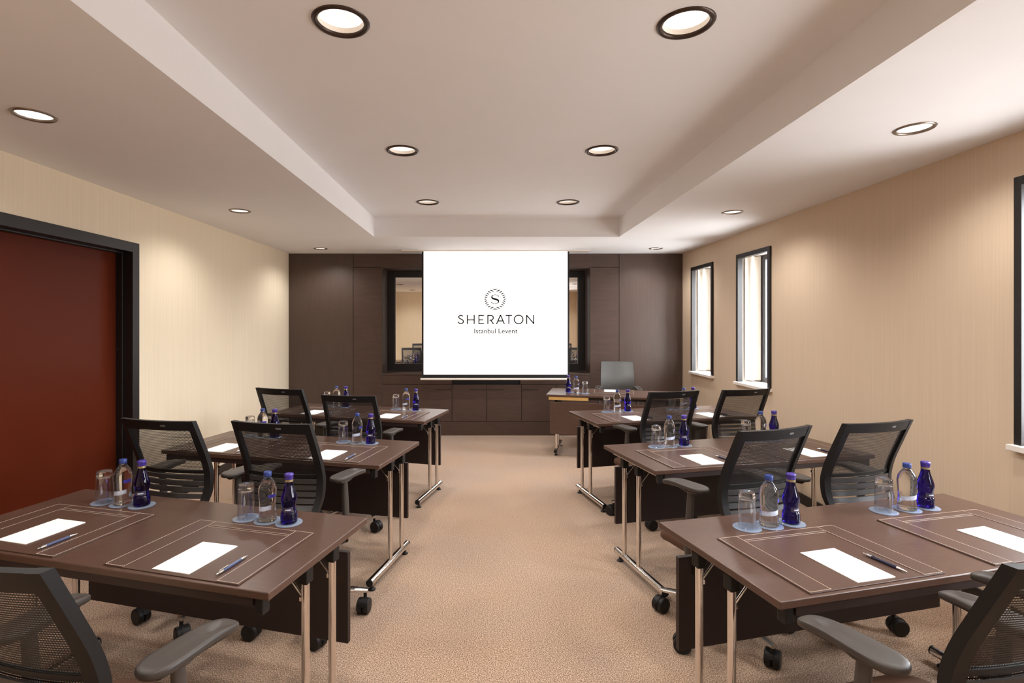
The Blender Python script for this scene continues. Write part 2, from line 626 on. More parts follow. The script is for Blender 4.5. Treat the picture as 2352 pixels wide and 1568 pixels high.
for k, (a, b) in enumerate(WINDOWS):
    w = empty('window_%d' % (k + 1), (XR, (a + b) / 2, WZ0))  # the last window is unseen, put in for its light
    tag(w, kind='structure')
    h = (b - a) / 2
    H = WZ1 - WZ0
    t = 0.045
    f = MB()                                      # black casing around the opening
    f.box(-0.018, 0.036, -h, -h + t, 0, H)
    f.box(-0.018, 0.036, h - t * 0.85, h, 0, H)
    f.box(-0.018, 0.036, -h + t, h - t * 0.85, H - t, H)
    f.build('window_casing', M['black_frame'], w, 0.002)
    r = MB()                                      # white lining of the deep reveal
    r.box(0.036, 0.30, h - 0.012, h, 0, H)
    r.box(0.036, 0.30, -h, -h + 0.012, 0, H)
    r.box(0.036, 0.30, -h + 0.012, h - 0.012, H - 0.012, H)
    r.build('window_reveal', M['reveal'], w)
    s = MB()
    s.box(0.23, 0.27, -h + 0.012, -h + 0.065, 0, H - 0.012)
    s.box(0.23, 0.27, h - 0.125, h - 0.012, 0, H - 0.012)
    s.box(0.23, 0.27, -h + 0.065, h - 0.125, 0, 0.05)
    s.box(0.23, 0.27, -h + 0.065, h - 0.125, H - 0.062, H - 0.012)
    sash = s.build('window_sash', M['sash'], w, 0.003)
    MB().box(0.247, 0.253, -h + 0.065, h - 0.125, 0.05, H - 0.062).build('window_pane', M['pane'], sash)
    MB().box(-0.045, 0.25, -h - 0.015, h + 0.015, -0.03, 0.0).build('window_sill', M['reveal'], w, 0.003)
    c = MB()                                      # gathered sheer curtain parked at the far jamb
    n = 40
    P = [[(0.065 + 0.155 * i / n, h - 0.046 + 0.016 * math.sin(i / n * PI * 3.2 + 0.6), z) for z in (0.015, H - 0.02)]
         for i in range(n + 1)]
    Q = [[(x, y + 0.003, z) for x, y, z in row] for row in P]
    c.shell(P, Q)
    if k < 3:
        cu = c.build('sheer_curtain', M['curtain'])
        cu.location = (XR, (a + b) / 2, WZ0)
        where = ('in the far right window next to the dark panelled wall', 'in the middle right window',
                 'in the black-framed window at the right edge of the picture')[k]
        tag(cu, 'narrow gathered white sheer curtain ' + where, 'curtain', 'sheer curtains in the windows')

# wall behind the viewpoint with a dark doorway frame
wn = MB().box(XL - 0.1, XR + 0.1, YF - 0.12, YF, 0, ZC + 0.02)
struct(wn, 'wall_near', M['wall_cream'])
d2 = empty('door_2', (0.15, YF, 0))
tag(d2, kind='structure')
fm = MB()
fm.box(-1.25, -1.17, 0, 0.02, 0, 2.30)
fm.box(1.17, 1.25, 0, 0.02, 0, 2.30)
fm.box(-1.17, 1.17, 0, 0.02, 2.22, 2.30)
fm.build('door_frame', M['black_frame'], d2, 0.002)
MB().box(-1.17, 1.17, 0.0, 0.012, 0.003, 2.22).build('door_leaf', M['wall_tan'], d2)

# back wall: dark veneer panels, niche with mirror
NX0, NX1, NZ0, NZ1, ND = -1.44, 1.422, 0.858, 2.305, 0.39
PX0, PX1, SEAM_Z = -1.842, 1.824, 2.316
wb = MB()
wb.box(XL - 0.1, NX0 - 0.02, YB + 0.022, YB + 0.10, 0, ZC + 0.02)
wb.box(NX1 + 0.02, XR + 0.1, YB + 0.022, YB + 0.10, 0, ZC + 0.02)
wb.box(NX0 - 0.02, NX1 + 0.02, YB + 0.022, YB + 0.10, NZ1 + 0.02, ZC + 0.02)
wb.box(NX0 - 0.1, NX1 + 0.1, YB + ND + 0.06, YB + ND + 0.1, 0, ZC)
wall_back = struct(wb, 'wall_back', M['void'])
g = 0.003


def panel(x0, x1, z0, z1, m):
    MB().box(x0 + g, x1 - g, YB, YB + 0.022, z0 + g, z1 - g).build('wall_panel', m, wall_back, 0.0015)


panel(XL, PX0, 0, ZC, M['panel_v'])
panel(PX0, NX0, 0, SEAM_Z, M['panel'])
panel(NX1, PX1, 0, SEAM_Z, M['panel'])
panel(PX0, PX1, SEAM_Z, ZC, M['panel'])
panel(PX1, XR, 0, ZC, M['panel_v'])
nm = MB()
nm.box(NX0 - 0.018, NX0, YB + 0.02, YB + ND + 0.06, NZ0, NZ1 + 0.018)
nm.box(NX1, NX1 + 0.018, YB + 0.02, YB + ND + 0.06, NZ0, NZ1 + 0.018)
nm.box(NX0, NX1, YB + 0.0, YB + ND + 0.06, NZ1, NZ1 + 0.011)
nm.build('niche_lining', M['panel_v'], wall_back)

# mirror standing at the back of the niche
mir = empty('mirror', ((NX0 + NX1) / 2, YB + ND, NZ0))
tag(mir, 'wide mirror in a black frame, in the niche behind the screen', 'mirror')
mx0, mx1 = -1.329 - (NX0 + NX1) / 2, 1.323 - (NX0 + NX1) / 2
mz0, mz1 = 0.962 - NZ0, 2.214 - NZ0
W = (NX1 - NX0) / 2 - 0.002
f = MB()
f.box(-W, mx0, -0.02, 0.03, 0.002, NZ1 - NZ0 - 0.002)
f.box(mx1, W, -0.02, 0.03, 0.002, NZ1 - NZ0 - 0.002)
f.box(mx0, mx1, -0.02, 0.03, 0.002, mz0)
f.box(mx0, mx1, -0.02, 0.03, mz1, NZ1 - NZ0 - 0.002)
f.build('mirror_frame', M['black_frame'], mir, 0.004)
MB().box(mx0 - 0.005, mx1 + 0.005, 0.012, 0.018, mz0 - 0.005, mz1 + 0.005).build('mirror_glass', M['mirror'], mir)

# built-in cabinet below the niche
cab = empty('built_in_cabinet', (0, YB, 0))
tag(cab, 'long dark wood built-in cabinet under the projection screen, with four doors', 'cabinet')
c = MB()
c.box(NX0 + 0.002, NX1 - 0.002, 0.022, ND - 0.03, 0.0, NZ0 - 0.03)
c.build('carcass', M['void'], cab)
MB().box(NX0 + 0.002, NX1 - 0.002, 0.0, ND - 0.025, NZ0 - 0.030, NZ0 - 0.002).build('top_board', M['panel'], cab, 0.002)
MB().box(NX0 + 0.002, NX1 - 0.002, 0.004, 0.022, 0.0, 0.192).build('plinth', M['panel'], cab, 0.0015)
MB().box(-0.48, 0.46, 0.012, 0.022, 0.712, 0.762).build('vent_slot', M['void'], cab)
MB().box(NX0 + 0.002, -0.483, 0.0, 0.022, 0.706, NZ0 - 0.033).build('fascia', M['panel'], cab, 0.0015)
MB().box(0.463, NX1 - 0.002, 0.0, 0.022, 0.706, NZ0 - 0.033).build('fascia', M['panel'], cab, 0.0015)
MB().box(-0.483, 0.463, 0.0, 0.022, 0.764, NZ0 - 0.033).build('fascia', M['panel'], cab, 0.0015)
MB().box(NX0 + 0.002, -0.962, 0.0, 0.022, 0.198, 0.700).build('end_panel', M['panel'], cab, 0.0015)
MB().box(0.962, NX1 - 0.002, 0.0, 0.022, 0.198, 0.700).build('end_panel', M['panel'], cab, 0.0015)
for x0, x1, hs in ((-0.96, -0.48, 1), (-0.48, 0.0, 1), (0.0, 0.48, -1), (0.48, 0.96, -1)):
    d = MB().box(x0 + g, x1 - g, 0.0, 0.022, 0.198, 0.700).build('door', M['panel'], cab, 0.0015)
    e = x1 - 0.012 if hs > 0 else x0 + 0.012
    MB().box(min(e, e - hs * 0.22), max(e, e - hs * 0.22), -0.006, 0.0, 0.630, 0.638).build('handle', M['black_frame'], d, 0.001)

# baseboards
struct(MB().box(XL, XL + 0.014, D1 + 0.001, YB - 0.002, 0, 0.085), 'baseboard_left', M['black_frame'], bevel=0.002)
struct(MB().box(XR - 0.014, XR, YF, YB - 0.002, 0, 0.085), 'baseboard_right', M['black_frame'], bevel=0.002)


# ================================================================== recessed downlights
def make_downlight(high):
    R = 0.092 if high else 0.074
    ro = R + (0.020 if high else 0.015)
    root = empty('downlight')
    t = MB()
    prof = [(R - 0.002, 0.02), (R - 0.004, -0.002), (R + 0.004, -0.008), (ro - 0.006, -0.007), (ro, 0.0), (ro, 0.002)]
    t.lathe(prof, n=40, cap=False)
    t.build('trim_ring', M['bronze'] if high else M['nickel'], root, angle=60)
    cup = MB()
    z1 = 0.115 if high else 0.05
    cup.lathe([(R - 0.003, 0.0), (R - 0.006, z1 * 0.5), (R * 0.72, z1 * 0.9), (R * 0.55, z1)], n=40, cap=False)
    cup.build('reflector', M['white_metal'], root, angle=60)
    l = MB()
    if high:
        l.lathe([(R - 0.005, 0.026), (R * 0.75, 0.050), (R * 0.45, 0.062), (0.003, 0.064)], n=40, cap=True)
    else:
        l.lathe([(R - 0.004, 0.004), (R * 0.6, 0.006), (0.003, 0.007)], n=40, cap=True)
    l.build('lens', M['lens'] if high else M['lens_low'], root, angle=60)
    return root


PH, PLW = make_downlight(True), make_downlight(False)
hl = ['pair nearest the viewer', 'middle pair', 'pair nearest the screen', 'pair overhead']
for k, (x, y) in enumerate(HIGH):
    side = 'left' if x < 0 else 'right'
    row = hl[k // 2]
    o = instance(PH, (x, y, ZT), 0, '%s round dark-rimmed downlight in the raised ceiling tray, %s' % (side, row),
                 'downlights in the ceiling tray')
    o['category'] = 'ceiling light'
ll = ['nearest the viewer', 'halfway along the room', 'closest to the dark back wall']
for k, (x, y) in enumerate(LOW):
    side = 'left' if x < 0 else 'right'
    row = ll[k % 3] if k < 6 else 'behind the viewpoint'
    o = instance(PLW, (x, y, ZC), 0, 'small downlight in the lower ceiling by the %s wall, %s' % (side, row),
                 'downlights in the lower ceiling')
    o['category'] = 'ceiling light'
for pts, z, pw, size in ((HIGH, ZT, SPOT_HIGH, 150), (LOW, ZC, SPOT_LOW, 150)):
    for x, y in pts:
        ld = bpy.data.lights.new('downlight_beam', 'SPOT')
        ld.energy = pw
        ld.color = LAMP_RGB
        ld.spot_size = math.radians(size)
        ld.spot_blend = 0.7
        ld.shadow_soft_size = 0.06
        lo = bpy.data.objects.new('downlight_beam', ld)
        COL.objects.link(lo)
        lo.location = (x, y, z - 0.016)

# ================================================================== projection screen
SY = 6.83
scr = empty('projection_screen', (0.062, SY, 0.80))
tag(scr, 'white pull-down projection screen with black side borders, lit with a hotel logo', 'projection screen')
k = SY / F_PX


def sx(px):
    return (px - 1118) * k - 0.062


def sz(py):
    return CAM_H - (py - 745) * k - 0.80


MB().box(sx(973), sx(1303.5), -0.002, 0.002, sz(860), ZC - 0.80).build('screen_fabric', M['screen'], scr)
b = MB()
b.box(sx(969), sx(973), -0.002, 0.002, sz(868), ZC - 0.80)
b.box(sx(1303.5), sx(1307.5), -0.002, 0.002, sz(868), ZC - 0.80)
b.box(sx(973), sx(1303.5), -0.002, 0.002, sz(868), sz(860))
b.build('black_border', M['screen_black'], scr)
b = MB()
b.tube([(sx(966), 0, sz(870.3)), (sx(1309), 0, sz(870.3))], 0.014, 14)
b.build('bottom_bar', M['white_metal'], scr)
b = MB()
b.box(sx(924), sx(1354), -0.05, 0.10, ZC - 0.80 - 0.012, ZC - 0.80 + 0.03)
b.build('ceiling_housing', M['white_metal'], scr, 0.003)

# logo: ring of strokes with a serif S, two lines of lettering (real shapes just proud of the fabric)
LX, LZ = 1137.0, 687.0                           # emblem centre, in photo pixels on the screen plane
EY = -0.0035


def stroke(mb, pts, w, y=EY):
    """flat ribbon of width w (metres, or list) along points (screen plane metres)"""
    m = len(pts)
    ws = w if isinstance(w, (list, tuple)) else [w] * m
    L, R = [], []
    for i, (x, z) in enumerate(pts):
        a = pts[max(i - 1, 0)]
        c = pts[min(i + 1, m - 1)]
        dx, dz = c[0] - a[0], c[1] - a[1]
        q = math.hypot(dx, dz) or 1
        nx, nz = -dz / q, dx / q
        L.append((x + nx * ws[i] / 2, z + nz * ws[i] / 2))
        R.append((x - nx * ws[i] / 2, z - nz * ws[i] / 2))
    P = [[(l[0], y, l[1]), (r[0], y, r[1])] for l, r in zip(L, R)]
    Q = [[(l[0], y + 0.0012, l[1]), (r[0], y + 0.0012, r[1])] for l, r in zip(L, R)]
    mb.shell(P, Q)


ex, ez = sx(LX), sz(LZ)
U = k                                            # one photo pixel on the screen plane
em = MB()
for sgn in (-1, 1):                              # slanted leaf strokes down each side
    for yy, xi, xo, sl in ((19.5, 3, 11, .32), (16.7, 10, 16.5, .3), (12.6, 14, 19.5, .35), (8.6, 16.5, 22.2, .4),
                           (4.2, 18, 23.5, .42)):
        for up in (1, -1):
            y0 = up * (yy - 1.6)
            y1 = up * (yy + 1.6)
            stroke(em, [(ex + sgn * xi * U, ez + y0 * U), (ex + sgn * (xi + xo) / 2 * U, ez + (y0 + y1) / 2 * U),
                        (ex + sgn * xo * U, ez + y1 * U)], [1.1 * U, 2.4 * U, 1.8 * U])
    em.add([(ex + sgn * 19 * U, EY, ez), (ex + sgn * 24 * U, EY, ez + 1.9 * U), (ex + sgn * 24 * U, EY, ez - 1.9 * U)], [(0, 1, 2)])
for up in (1, -1):
    stroke(em, [(ex + t * 6.0 * U, ez + up * (23.0 - 0.9 * (1 - abs(t)) * 1.3 + 0.5) * U) for t in (-1, -.5, 0, .5, 1)],
           [0.5 * U, 1.6 * U, 2.4 * U, 1.6 * U, 0.5 * U])
em.build('emblem', M['ink'], scr)


def cat_rom(P, n=10):
    out = []
    for i in range(len(P) - 1):
        p0, p1, p2, p3 = P[max(i - 1, 0)], P[i], P[i + 1], P[min(i + 2, len(P) - 1)]
        for j in range(n):
            t = j / n
            out.append(tuple(0.5 * (2 * b + (c - a) * t + (2 * a - 5 * b + 4 * c - d) * t * t + (3 * b - a - 3 * c + d) * t ** 3)
                             for a, b, c, d in zip(p0, p1, p2, p3)))
    out.append(P[-1])
    return out


sm = MB()
# centre line of the serif S, third value = pen width (pixels)
S = [(8.2, 6.2, 2.4), (7.0, 8.0, 1.2), (3.5, 9.8, .9), (-.5, 10.2, .9), (-5.5, 8.6, 1.6), (-7.3, 4.8, 3.0), (-5.0, 1.8, 3.6),
     (0.5, .2, 4.2), (6.0, -1.6, 3.8), (8.2, -5.0, 2.8), (6.0, -8.6, 1.4), (1.0, -10.2, .9), (-4.0, -9.8, .9), (-7.2, -8.0, 1.2),
     (-8.2, -6.0, 2.4)]
S = cat_rom(S, 6)
stroke(sm, [(ex + x * U, ez + y * U) for x, y, w in S], [(w * 1.0 + 0.2) * U for x, y, w in S])
sm.build('emblem_letter', M['ink'], scr)

lt = MB()
BX0, BX1, BY0, BY1 = 1051.0, 1227.0, 744.0, 722.7     # lettering box in pixels
sw = 2.5


def seg(pts):
    stroke(lt, [(sx(x), sz(y)) for x, y in pts], sw * U)


def arc(cx, cy, rx, ry, a0, a1, n=24):
    return [(cx + rx * math.cos(math.radians(a0 + (a1 - a0) * i / n)), cy - ry * math.sin(math.radians(a0 + (a1 - a0) * i / n)))
            for i in range(n + 1)]


T, B_, mid = BY1 + 1.2, BY0 - 1.2, (BY0 + BY1) / 2
# S
seg([p[:2] for p in cat_rom([(1063.4, 726.4), (1060.5, 724.2), (1057, 724.0), (1053.6, 727.2), (1055.2, 730.6), (1059, 732.6),
                             (1062.8, 734.8), (1064.4, 738.2), (1062.4, 741.8), (1058.4, 743.0), (1054.6, 741.6), (1051.8, 738.6)], 5)])
# H
seg([(1073.6, BY1), (1073.6, BY0)])
seg([(1089.2, BY1), (1089.2, BY0)])
seg([(1073.6, mid + 1), (1089.2, mid + 1)])
# E
seg([(1100.2, BY1), (1100.2, BY0)])
for y, x1 in ((T, 1111.8), (mid + 1, 1110.6), (B_, 1111.8)):
    seg([(1100.2, y), (x1, y)])
# R
seg([(1120.6, BY1), (1120.6, BY0)])
seg([(1120.6, T), (1127, T)] + arc(1127, T + 5.6, 6.0, 5.6, 90, -90, 16) + [(1124.4, T + 11.2)])
seg([(1127.5, T + 11.2), (1133.6, BY0)])
# A
seg([(1140.4, BY0), (1149.9, BY1)])
seg([(1149.3, BY1), (1158.6, BY0)])
seg([(1144.6, 736.8), (1154.6, 736.8)])
# T
seg([(1161.4, T), (1176.0, T)])
seg([(1168.8, BY1), (1168.8, BY0)])
# O
seg(arc(1191.2, mid, 10.0, 9.8, 0, 360, 40))
# N
seg([(1209.6, BY0), (1209.6, BY1 + .4)])
seg([(1209.6, BY1 + 1), (1226.0, BY0 - 1)])
seg([(1226.0, BY1), (1226.0, BY0 - .4)])
lt.build('lettering', M['ink'], scr)

cu = bpy.data.curves.new('lettering', 'FONT')
cu.body = 'Istanbul Levent'
cu.size = 1.0
cu.extrude = 0.02
cu.offset = 0.004
tmp = bpy.data.objects.new('lettering_source', cu)
COL.objects.link(tmp)
bpy.context.view_layer.update()
me = bpy.data.meshes.new_from_object(tmp.evaluated_get(bpy.context.evaluated_depsgraph_get()))
xs = [v.co.x for v in me.vertices]
ysv = [v.co.y for v in me.vertices]
x0, x1, y0, y1 = min(xs), max(xs), min(ysv), max(ysv)
for v in me.vertices:
    u = (v.co.x - x0) / (x1 - x0)
    w = (v.co.y - y0) / (y1 - y0)
    v.co = Vector((sx(1089.5 + u * 99.2), EY + v.co.z * 0.02, sz(765.4 - w * 11.2)))
me.materials.clear()
me.materials.append(M['ink'])
bpy.data.objects.remove(tmp)
o = bpy.data.objects.new('lettering', me)
COL.objects.link(o)
o.parent = scr


# ================================================================== folding training table
def make_table(name='training_table', rail=False, aisle=1):
    root = empty(name)
    L2, D2, H = TABLE_L / 2, TABLE_D / 2, TABLE_H
    MB().box(-L2, L2, -D2, D2, H - 0.025, H).build('tabletop', M['table_wood'], root, 0.004, seg=3)
    u = MB()
    u.box(-L2 + 0.062, L2 - 0.062, -D2 + 0.006, -D2 + 0.030, H - 0.054, H - 0.0255)
    u.box(-L2 + 0.062, L2 - 0.062, D2 - 0.050, D2 - 0.026, H - 0.054, H - 0.0255)
    u.build('under_frame', M['modesty'], root, 0.002)
    for s in (-1, 1):
        xe = s * (L2 - ((0.100 if rail else 0.056) if s == aisle else 0.180))
        u = MB()
        u.box(xe - 0.016, xe + 0.016, -D2 + 0.052, D2 - 0.053, H - 0.050, H - 0.0255)
        u.build('end_rail', M['chrome'], root, 0.003)
        for yy in (-0.042, 0.133):
            MB().tube([(xe, yy, 0.045), (xe, yy, H - 0.05)], 0.0145, 20).build('leg', M['chrome'], root)
            MB().cbox((xe, yy, H - 0.078), (0.038, 0.042, 0.055)).build('hinge_block', M['black_plastic'], root, 0.004)
            b = MB()
            b.tube([(xe - s * 0.004, yy, H - 0.165), (xe - s * 0.11, yy, H - 0.045)], 0.0045, 8)
            b.cbox((xe - s * 0.004, yy, H - 0.165), (0.034, 0.012, 0.014))
            b.build('brace', M['chrome'], root)
        ft = MB().tube([(xe, -D2 - 0.008, 0.052), (xe, D2 - 0.085, 0.052)], 0.0215, 24).build('foot', M['chrome'], root)
        for yy in (-D2 - 0.0085, D2 - 0.0845):
            e = MB()
            sg = -1 if yy < 0 else 1
            e.tube([(xe, yy - sg * 0.004, 0.052), (xe, yy + sg * 0.006, 0.052)], 0.0205, 24)
            e.build('end_cap', M['black_plastic'], ft)
        for yy in (-D2 + 0.022, D2 - 0.125):
            gl = MB()
            gl.lathe([(0.021, 0.0), (0.021, 0.006), (0.012, 0.012), (0.007, 0.016), (0.007, 0.034)], (xe, yy, 0), 20)
            gl.build('glide', M['black_plastic'], ft)
        br = MB()
        br.cbox((s * (L2 - 0.044), -D2 + 0.028, H - 0.0525), (0.030, 0.036, 0.053))
        br.build('corner_bracket', M['black_plastic'], root, 0.005)
    pa, pb = sorted((aisle * (L2 - (0.045 if rail else 0.084)), -aisle * (L2 - 0.035)))
    pz0, pz1 = (0.275, 0.640) if rail else (0.192, 0.574)
    MB().box(pa, pb, D2 - 0.012, D2 + 0.010, pz0, pz1).build('modesty_panel', M['table_wood'] if rail else M['modesty'], root, 0.002)
    for s in (-1, 1):
        p = MB()
        p.box(s * (L2 - 0.16) - 0.014, s * (L2 - 0.16) + 0.014, D2 - 0.020, D2 - 0.0125, 0.50, H - 0.0255)
        p.build('panel_bracket', M['black_plastic'], root, 0.002)
    if rail:
        MB().box(L2 - 0.48, L2 - 0.03, D2 - 0.024, D2 - 0.004, H - 0.062, H - 0.0255).build('wooden_rail', M['brass'], root, 0.002)
    return root


def place(P, th, sgn):
    """table centre from its aisle-side near corner; sgn -1 left side of the aisle, +1 right"""
    x = Vector((math.cos(th), math.sin(th), 0))
    y = Vector((-math.sin(th), math.cos(th), 0))
    return Vector((P[0], P[1], 0)) + x * (sgn * TABLE_L / 2) + y * (TABLE_D / 2)


R_ = math.radians
ROWS = ['nearest', 'middle', 'farthest']
TABLES = [('left', 0, (-0.6537, 1.546), R_(-14.4)), ('left', 1, (-0.6137, 2.944), R_(-13.9)), ('left', 2, (-0.520, 4.285), R_(-15.0)),
          ('right', 0, (0.8515, 1.496), R_(13.7)), ('right', 1, (0.927, 2.839), R_(13.5)), ('right', 2, (0.903, 4.187), R_(13.0))]
proto_tables = {'left': make_table(aisle=1), 'right': make_table(aisle=-1)}
for _t in proto_tables.values():
    _t['category'] = 'table'
ALONG = {'left': 'left of the aisle', 'right': 'right of the aisle'}


# ------------------------------------------------------------------ place setting prototypes
def make_mat():
    w, d, h = 0.535, 0.41, 0.0035
    root = empty('desk_mat')
    MB().box(-w / 2, w / 2, -d / 2, d / 2, 0, h).build('mat_board', M['leather'], root, 0.0015)
    bw, tw = 0.085, 0.045
    for s in (-1, 1):
        b = MB()
        x0, x1 = sorted((s * w / 2 * 0.998, s * (w / 2 - bw)))
        b.box(x0, x1, -d / 2 + 0.0008, d / 2 - 0.0008, h, h + 0.0014)
        b.build('side_band', M['leather'], root, 0.0005)
    b = MB()
    b.box(-w / 2 + bw + 0.0003, w / 2 - bw - 0.0003, d / 2 - tw, d / 2 - 0.0008, h, h + 0.0012)
    b.build('top_band', M['leather'], root, 0.0005)
    s = MB()
    z = h + 0.0014

    def run(xa, ya, xb, yb, zz=z):
        l = math.hypot(xb - xa, yb - ya)
        n = int(l / 0.0072)
        ux, uy = (xb - xa) / l, (yb - ya) / l
        for i in range(n):
            t = (i + 0.15) * l / n
            px, py = xa + ux * t, ya + uy * t
            q = 0.0048
            if abs(ux) > abs(uy):
                s.box(px, px + q, py - 0.0006, py + 0.0006, zz, zz + 0.0006)
            else:
                s.box(px - 0.0006, px + 0.0006, py, py + q, zz, zz + 0.0006)
    i = 0.005
    run(-w / 2 + i, -d / 2 + i, -w / 2 + i, d / 2 - i)
    run(w / 2 - i, -d / 2 + i, w / 2 - i, d / 2 - i)
    run(-w / 2 + i, d / 2 - i, w / 2 - i, d / 2 - i)
    for sg in (-1, 1):
        x = sg * (w / 2 - bw + 0.004)
        run(x, -d / 2 + i, x, d / 2 - i)
        run(sg * (w / 2 - i), -d / 2 + i, sg * (w / 2 - bw), -d / 2 + i) if sg < 0 else run(w / 2 - bw, -d / 2 + i, w / 2 - i, -d / 2 + i)
    run(-w / 2 + bw, d / 2 - tw + 0.004, w / 2 - bw, d / 2 - tw + 0.004, h + 0.0012)
    run(-w / 2 + bw, d / 2 - tw - 0.006, w / 2 - bw, d / 2 - tw - 0.006, h)
    s.build('stitching', M['stitch'], root)
    root['category'] = 'desk mat'
    return root


def make_paper():
    mb = MB()
    for q in range(4):
        a = (q - 1.5) * 0.004
        mb.box(-0.074, 0.074, -0.108, 0.108, q * 0.0006, q * 0.0006 + 0.0005, Matrix.Rotation(a, 4, 'Z'))
    o = mb.build('notepaper', M['paper'])
    o['category'] = 'paper'
    return o


def make_pen(dark, flip):
    root = empty('ballpoint_pen')
    sg = -1 if flip else 1
    r = 0.0052

    def tb(pts, rad):
        m = MB()
        m.tube([(0, sg * y, r) for y in pts], rad, 16)
        return m
    tb([-0.042, 0.040], [r, r]).build('barrel', M['pen_dark'] if dark else M['pen_blue'], root)
    tb([0.040, 0.046, 0.064, 0.071], [r * 1.02, r * 0.95, r * 0.45, r * 0.2]).build('tip', M['alu'], root)
    tb([-0.060, -0.050, -0.042], [r * 0.95, r * 1.05, r * 1.05]).build('collar', M['alu'], root)
    tb([-0.071, -0.060], [r * 0.55, r * 0.55]).build('push_button', M['alu'], root)
    c = MB()
    c.box(-0.0022, 0.0022, min(-0.056 * sg, -0.016 * sg), max(-0.056 * sg, -0.016 * sg), 2 * r + 0.0006, 2 * r + 0.0020)
    c.box(-0.0022, 0.0022, min(-0.056 * sg, -0.052 * sg), max(-0.056 * sg, -0.052 * sg), 2 * r - 0.001, 2 * r + 0.0006)
    c.build('clip', M['alu'], root)
    root['category'] = 'pen'
    return root


def make_coaster():
    o = MB().lathe([(0.050, 0.0), (0.0525, 0.0008), (0.0525, 0.0022), (0.051, 0.003)], n=48).build('coaster', M['coaster'])
    o['category'] = 'coaster'
    return o


def make_tumbler():
    """tall tumbler turned upside down: thick base on top"""
    mb = MB()
    H = 0.140
    mb.lathe([(0.0312, 0.0012), (0.0318, H * 0.5), (0.0300, H - 0.030), (0.0310, H - 0.030), (0.0330, H * 0.5), (0.0340, 0.0)][::-1]
             + [(0.0312, 0.0012)], n=40, cap=False)
    o = mb.build('drinking_glass', M['glass_wall'], angle=50)
    bs = MB().lathe([(0.0005, H - 0.022), (0.020, H - 0.0225), (0.0270, H - 0.0255), (0.0300, H - 0.0298), (0.0309, H - 0.0298), (0.0303, H - 0.004), (0.0285, H - 0.0005),
                     (0.0255, H), (0.020, H - 0.002), (0.0005, H - 0.0025)], n=40)
    bs.build('glass_base', M['glass'], o, angle=50)
    o['category'] = 'drinking glass'
    return o


def wrap(mb, a0, a1, z0, z1, rad, n=16, slant=0.0):
    """label wrapped round a bottle: rad(z) gives the bottle radius"""
    P, Q = [], []
    for i in range(n + 1):
        a = a0 + (a1 - a0) * i / n
        dz = slant * (i / n - 0.5)
        row, row2 = [], []
        for q in range(5):
            z = z0 + (z1 - z0) * q / 4 + dz
            for lst, e in ((row, 0.0009), (row2, 0.0003)):
                rr = rad(z) + e
                lst.append((rr * math.cos(a), rr * math.sin(a), z))
        P.append(row)
        Q.append(row2)
    mb.shell(P, Q)


def interp(prof):
    def f(z):
        for (r0, z0), (r1, z1) in zip(prof, prof[1:]):
            if z0 <= z <= z1 and z1 > z0:
                return r0 + (r1 - r0) * (z - z0) / (z1 - z0)
        return prof[-1][0]
    return f


def smooth_prof(pts, n=6):
    return [(max(r, 0.0006), z) for r, z in cat_rom(pts, n)]


def make_clear_bottle():
    root = empty('water_bottle')
    prof = smooth_prof([(0.028, 0.0), (0.0345, 0.004), (0.0352, 0.016), (0.0325, 0.042), (0.0318, 0.060), (0.0330, 0.085),
                        (0.0352, 0.110), (0.0352, 0.128), (0.0300, 0.150), (0.0185, 0.168), (0.0140, 0.176), (0.0138, 0.185)])
    MB().lathe(prof, n=40).build('bottle', M['water'], root, angle=60)
    c = MB()
    c.lathe([(0.0152, 0.180), (0.0155, 0.182), (0.0155, 0.196), (0.0145, 0.1985), (0.003, 0.199)], n=28)
    c.build('cap', M['cap_blue'], root, angle=50)
    rf = interp(prof)
    l = MB()
    wrap(l, R_(-165), R_(-40), 0.046, 0.064, rf, 20, 0.010)
    l.build('label', M['label_pale'], root)
    l = MB()
    wrap(l, R_(-60), R_(-5), 0.098, 0.112, rf, 12)
    l.build('neck_label', M['label_blue'], root)
    root['category'] = 'bottle'
    return root


def make_blue_bottle():
    root = empty('glass_bottle')
    prof = smooth_prof([(0.026, 0.0), (0.0318, 0.003), (0.0328, 0.012), (0.0322, 0.038), (0.0300, 0.045), (0.0272, 0.052),
                        (0.0268, 0.066), (0.0292, 0.078), (0.0318, 0.092), (0.0300, 0.108), (0.0235, 0.130), (0.0178, 0.150),
                        (0.0158, 0.166), (0.0150, 0.180)])
    MB().lathe(prof, n=40).build('bottle', M['cobalt'], root, angle=60)
    c = MB()
    c.lathe([(0.0165, 0.176), (0.0168, 0.178), (0.0168, 0.188), (0.0180, 0.190), (0.0180, 0.196), (0.0150, 0.199), (0.003, 0.1995)], n=28)
    c.build('cap', M['cap_purple'], root, angle=50)
    rf = interp(prof)
    l = MB()
    wrap(l, R_(0), R_(360), 0.1665, 0.175, rf, 32)
    l.build('gold_band', M['gold'], root)
    l = MB()
    wrap(l, R_(-135), R_(-45), 0.050, 0.068, rf, 16)
    lab = l.build('label', M['label_dark'], root)
    l = MB()
    wrap(l, R_(-112), R_(-66), 0.0555, 0.0605, lambda z: rf(z) + 0.0008, 8)
    l.build('label_stripe', M['label_pale'], lab)
    root['category'] = 'bottle'
    return root


P_MAT, P_PAPER, P_COAST = make_mat(), make_paper(), make_coaster()
P_PEN_L, P_PEN_R = make_pen(False, False), make_pen(True, True)
P_GLASS, P_CLEAR, P_BLUE = make_tumbler(), make_clear_bottle(), make_blue_bottle()

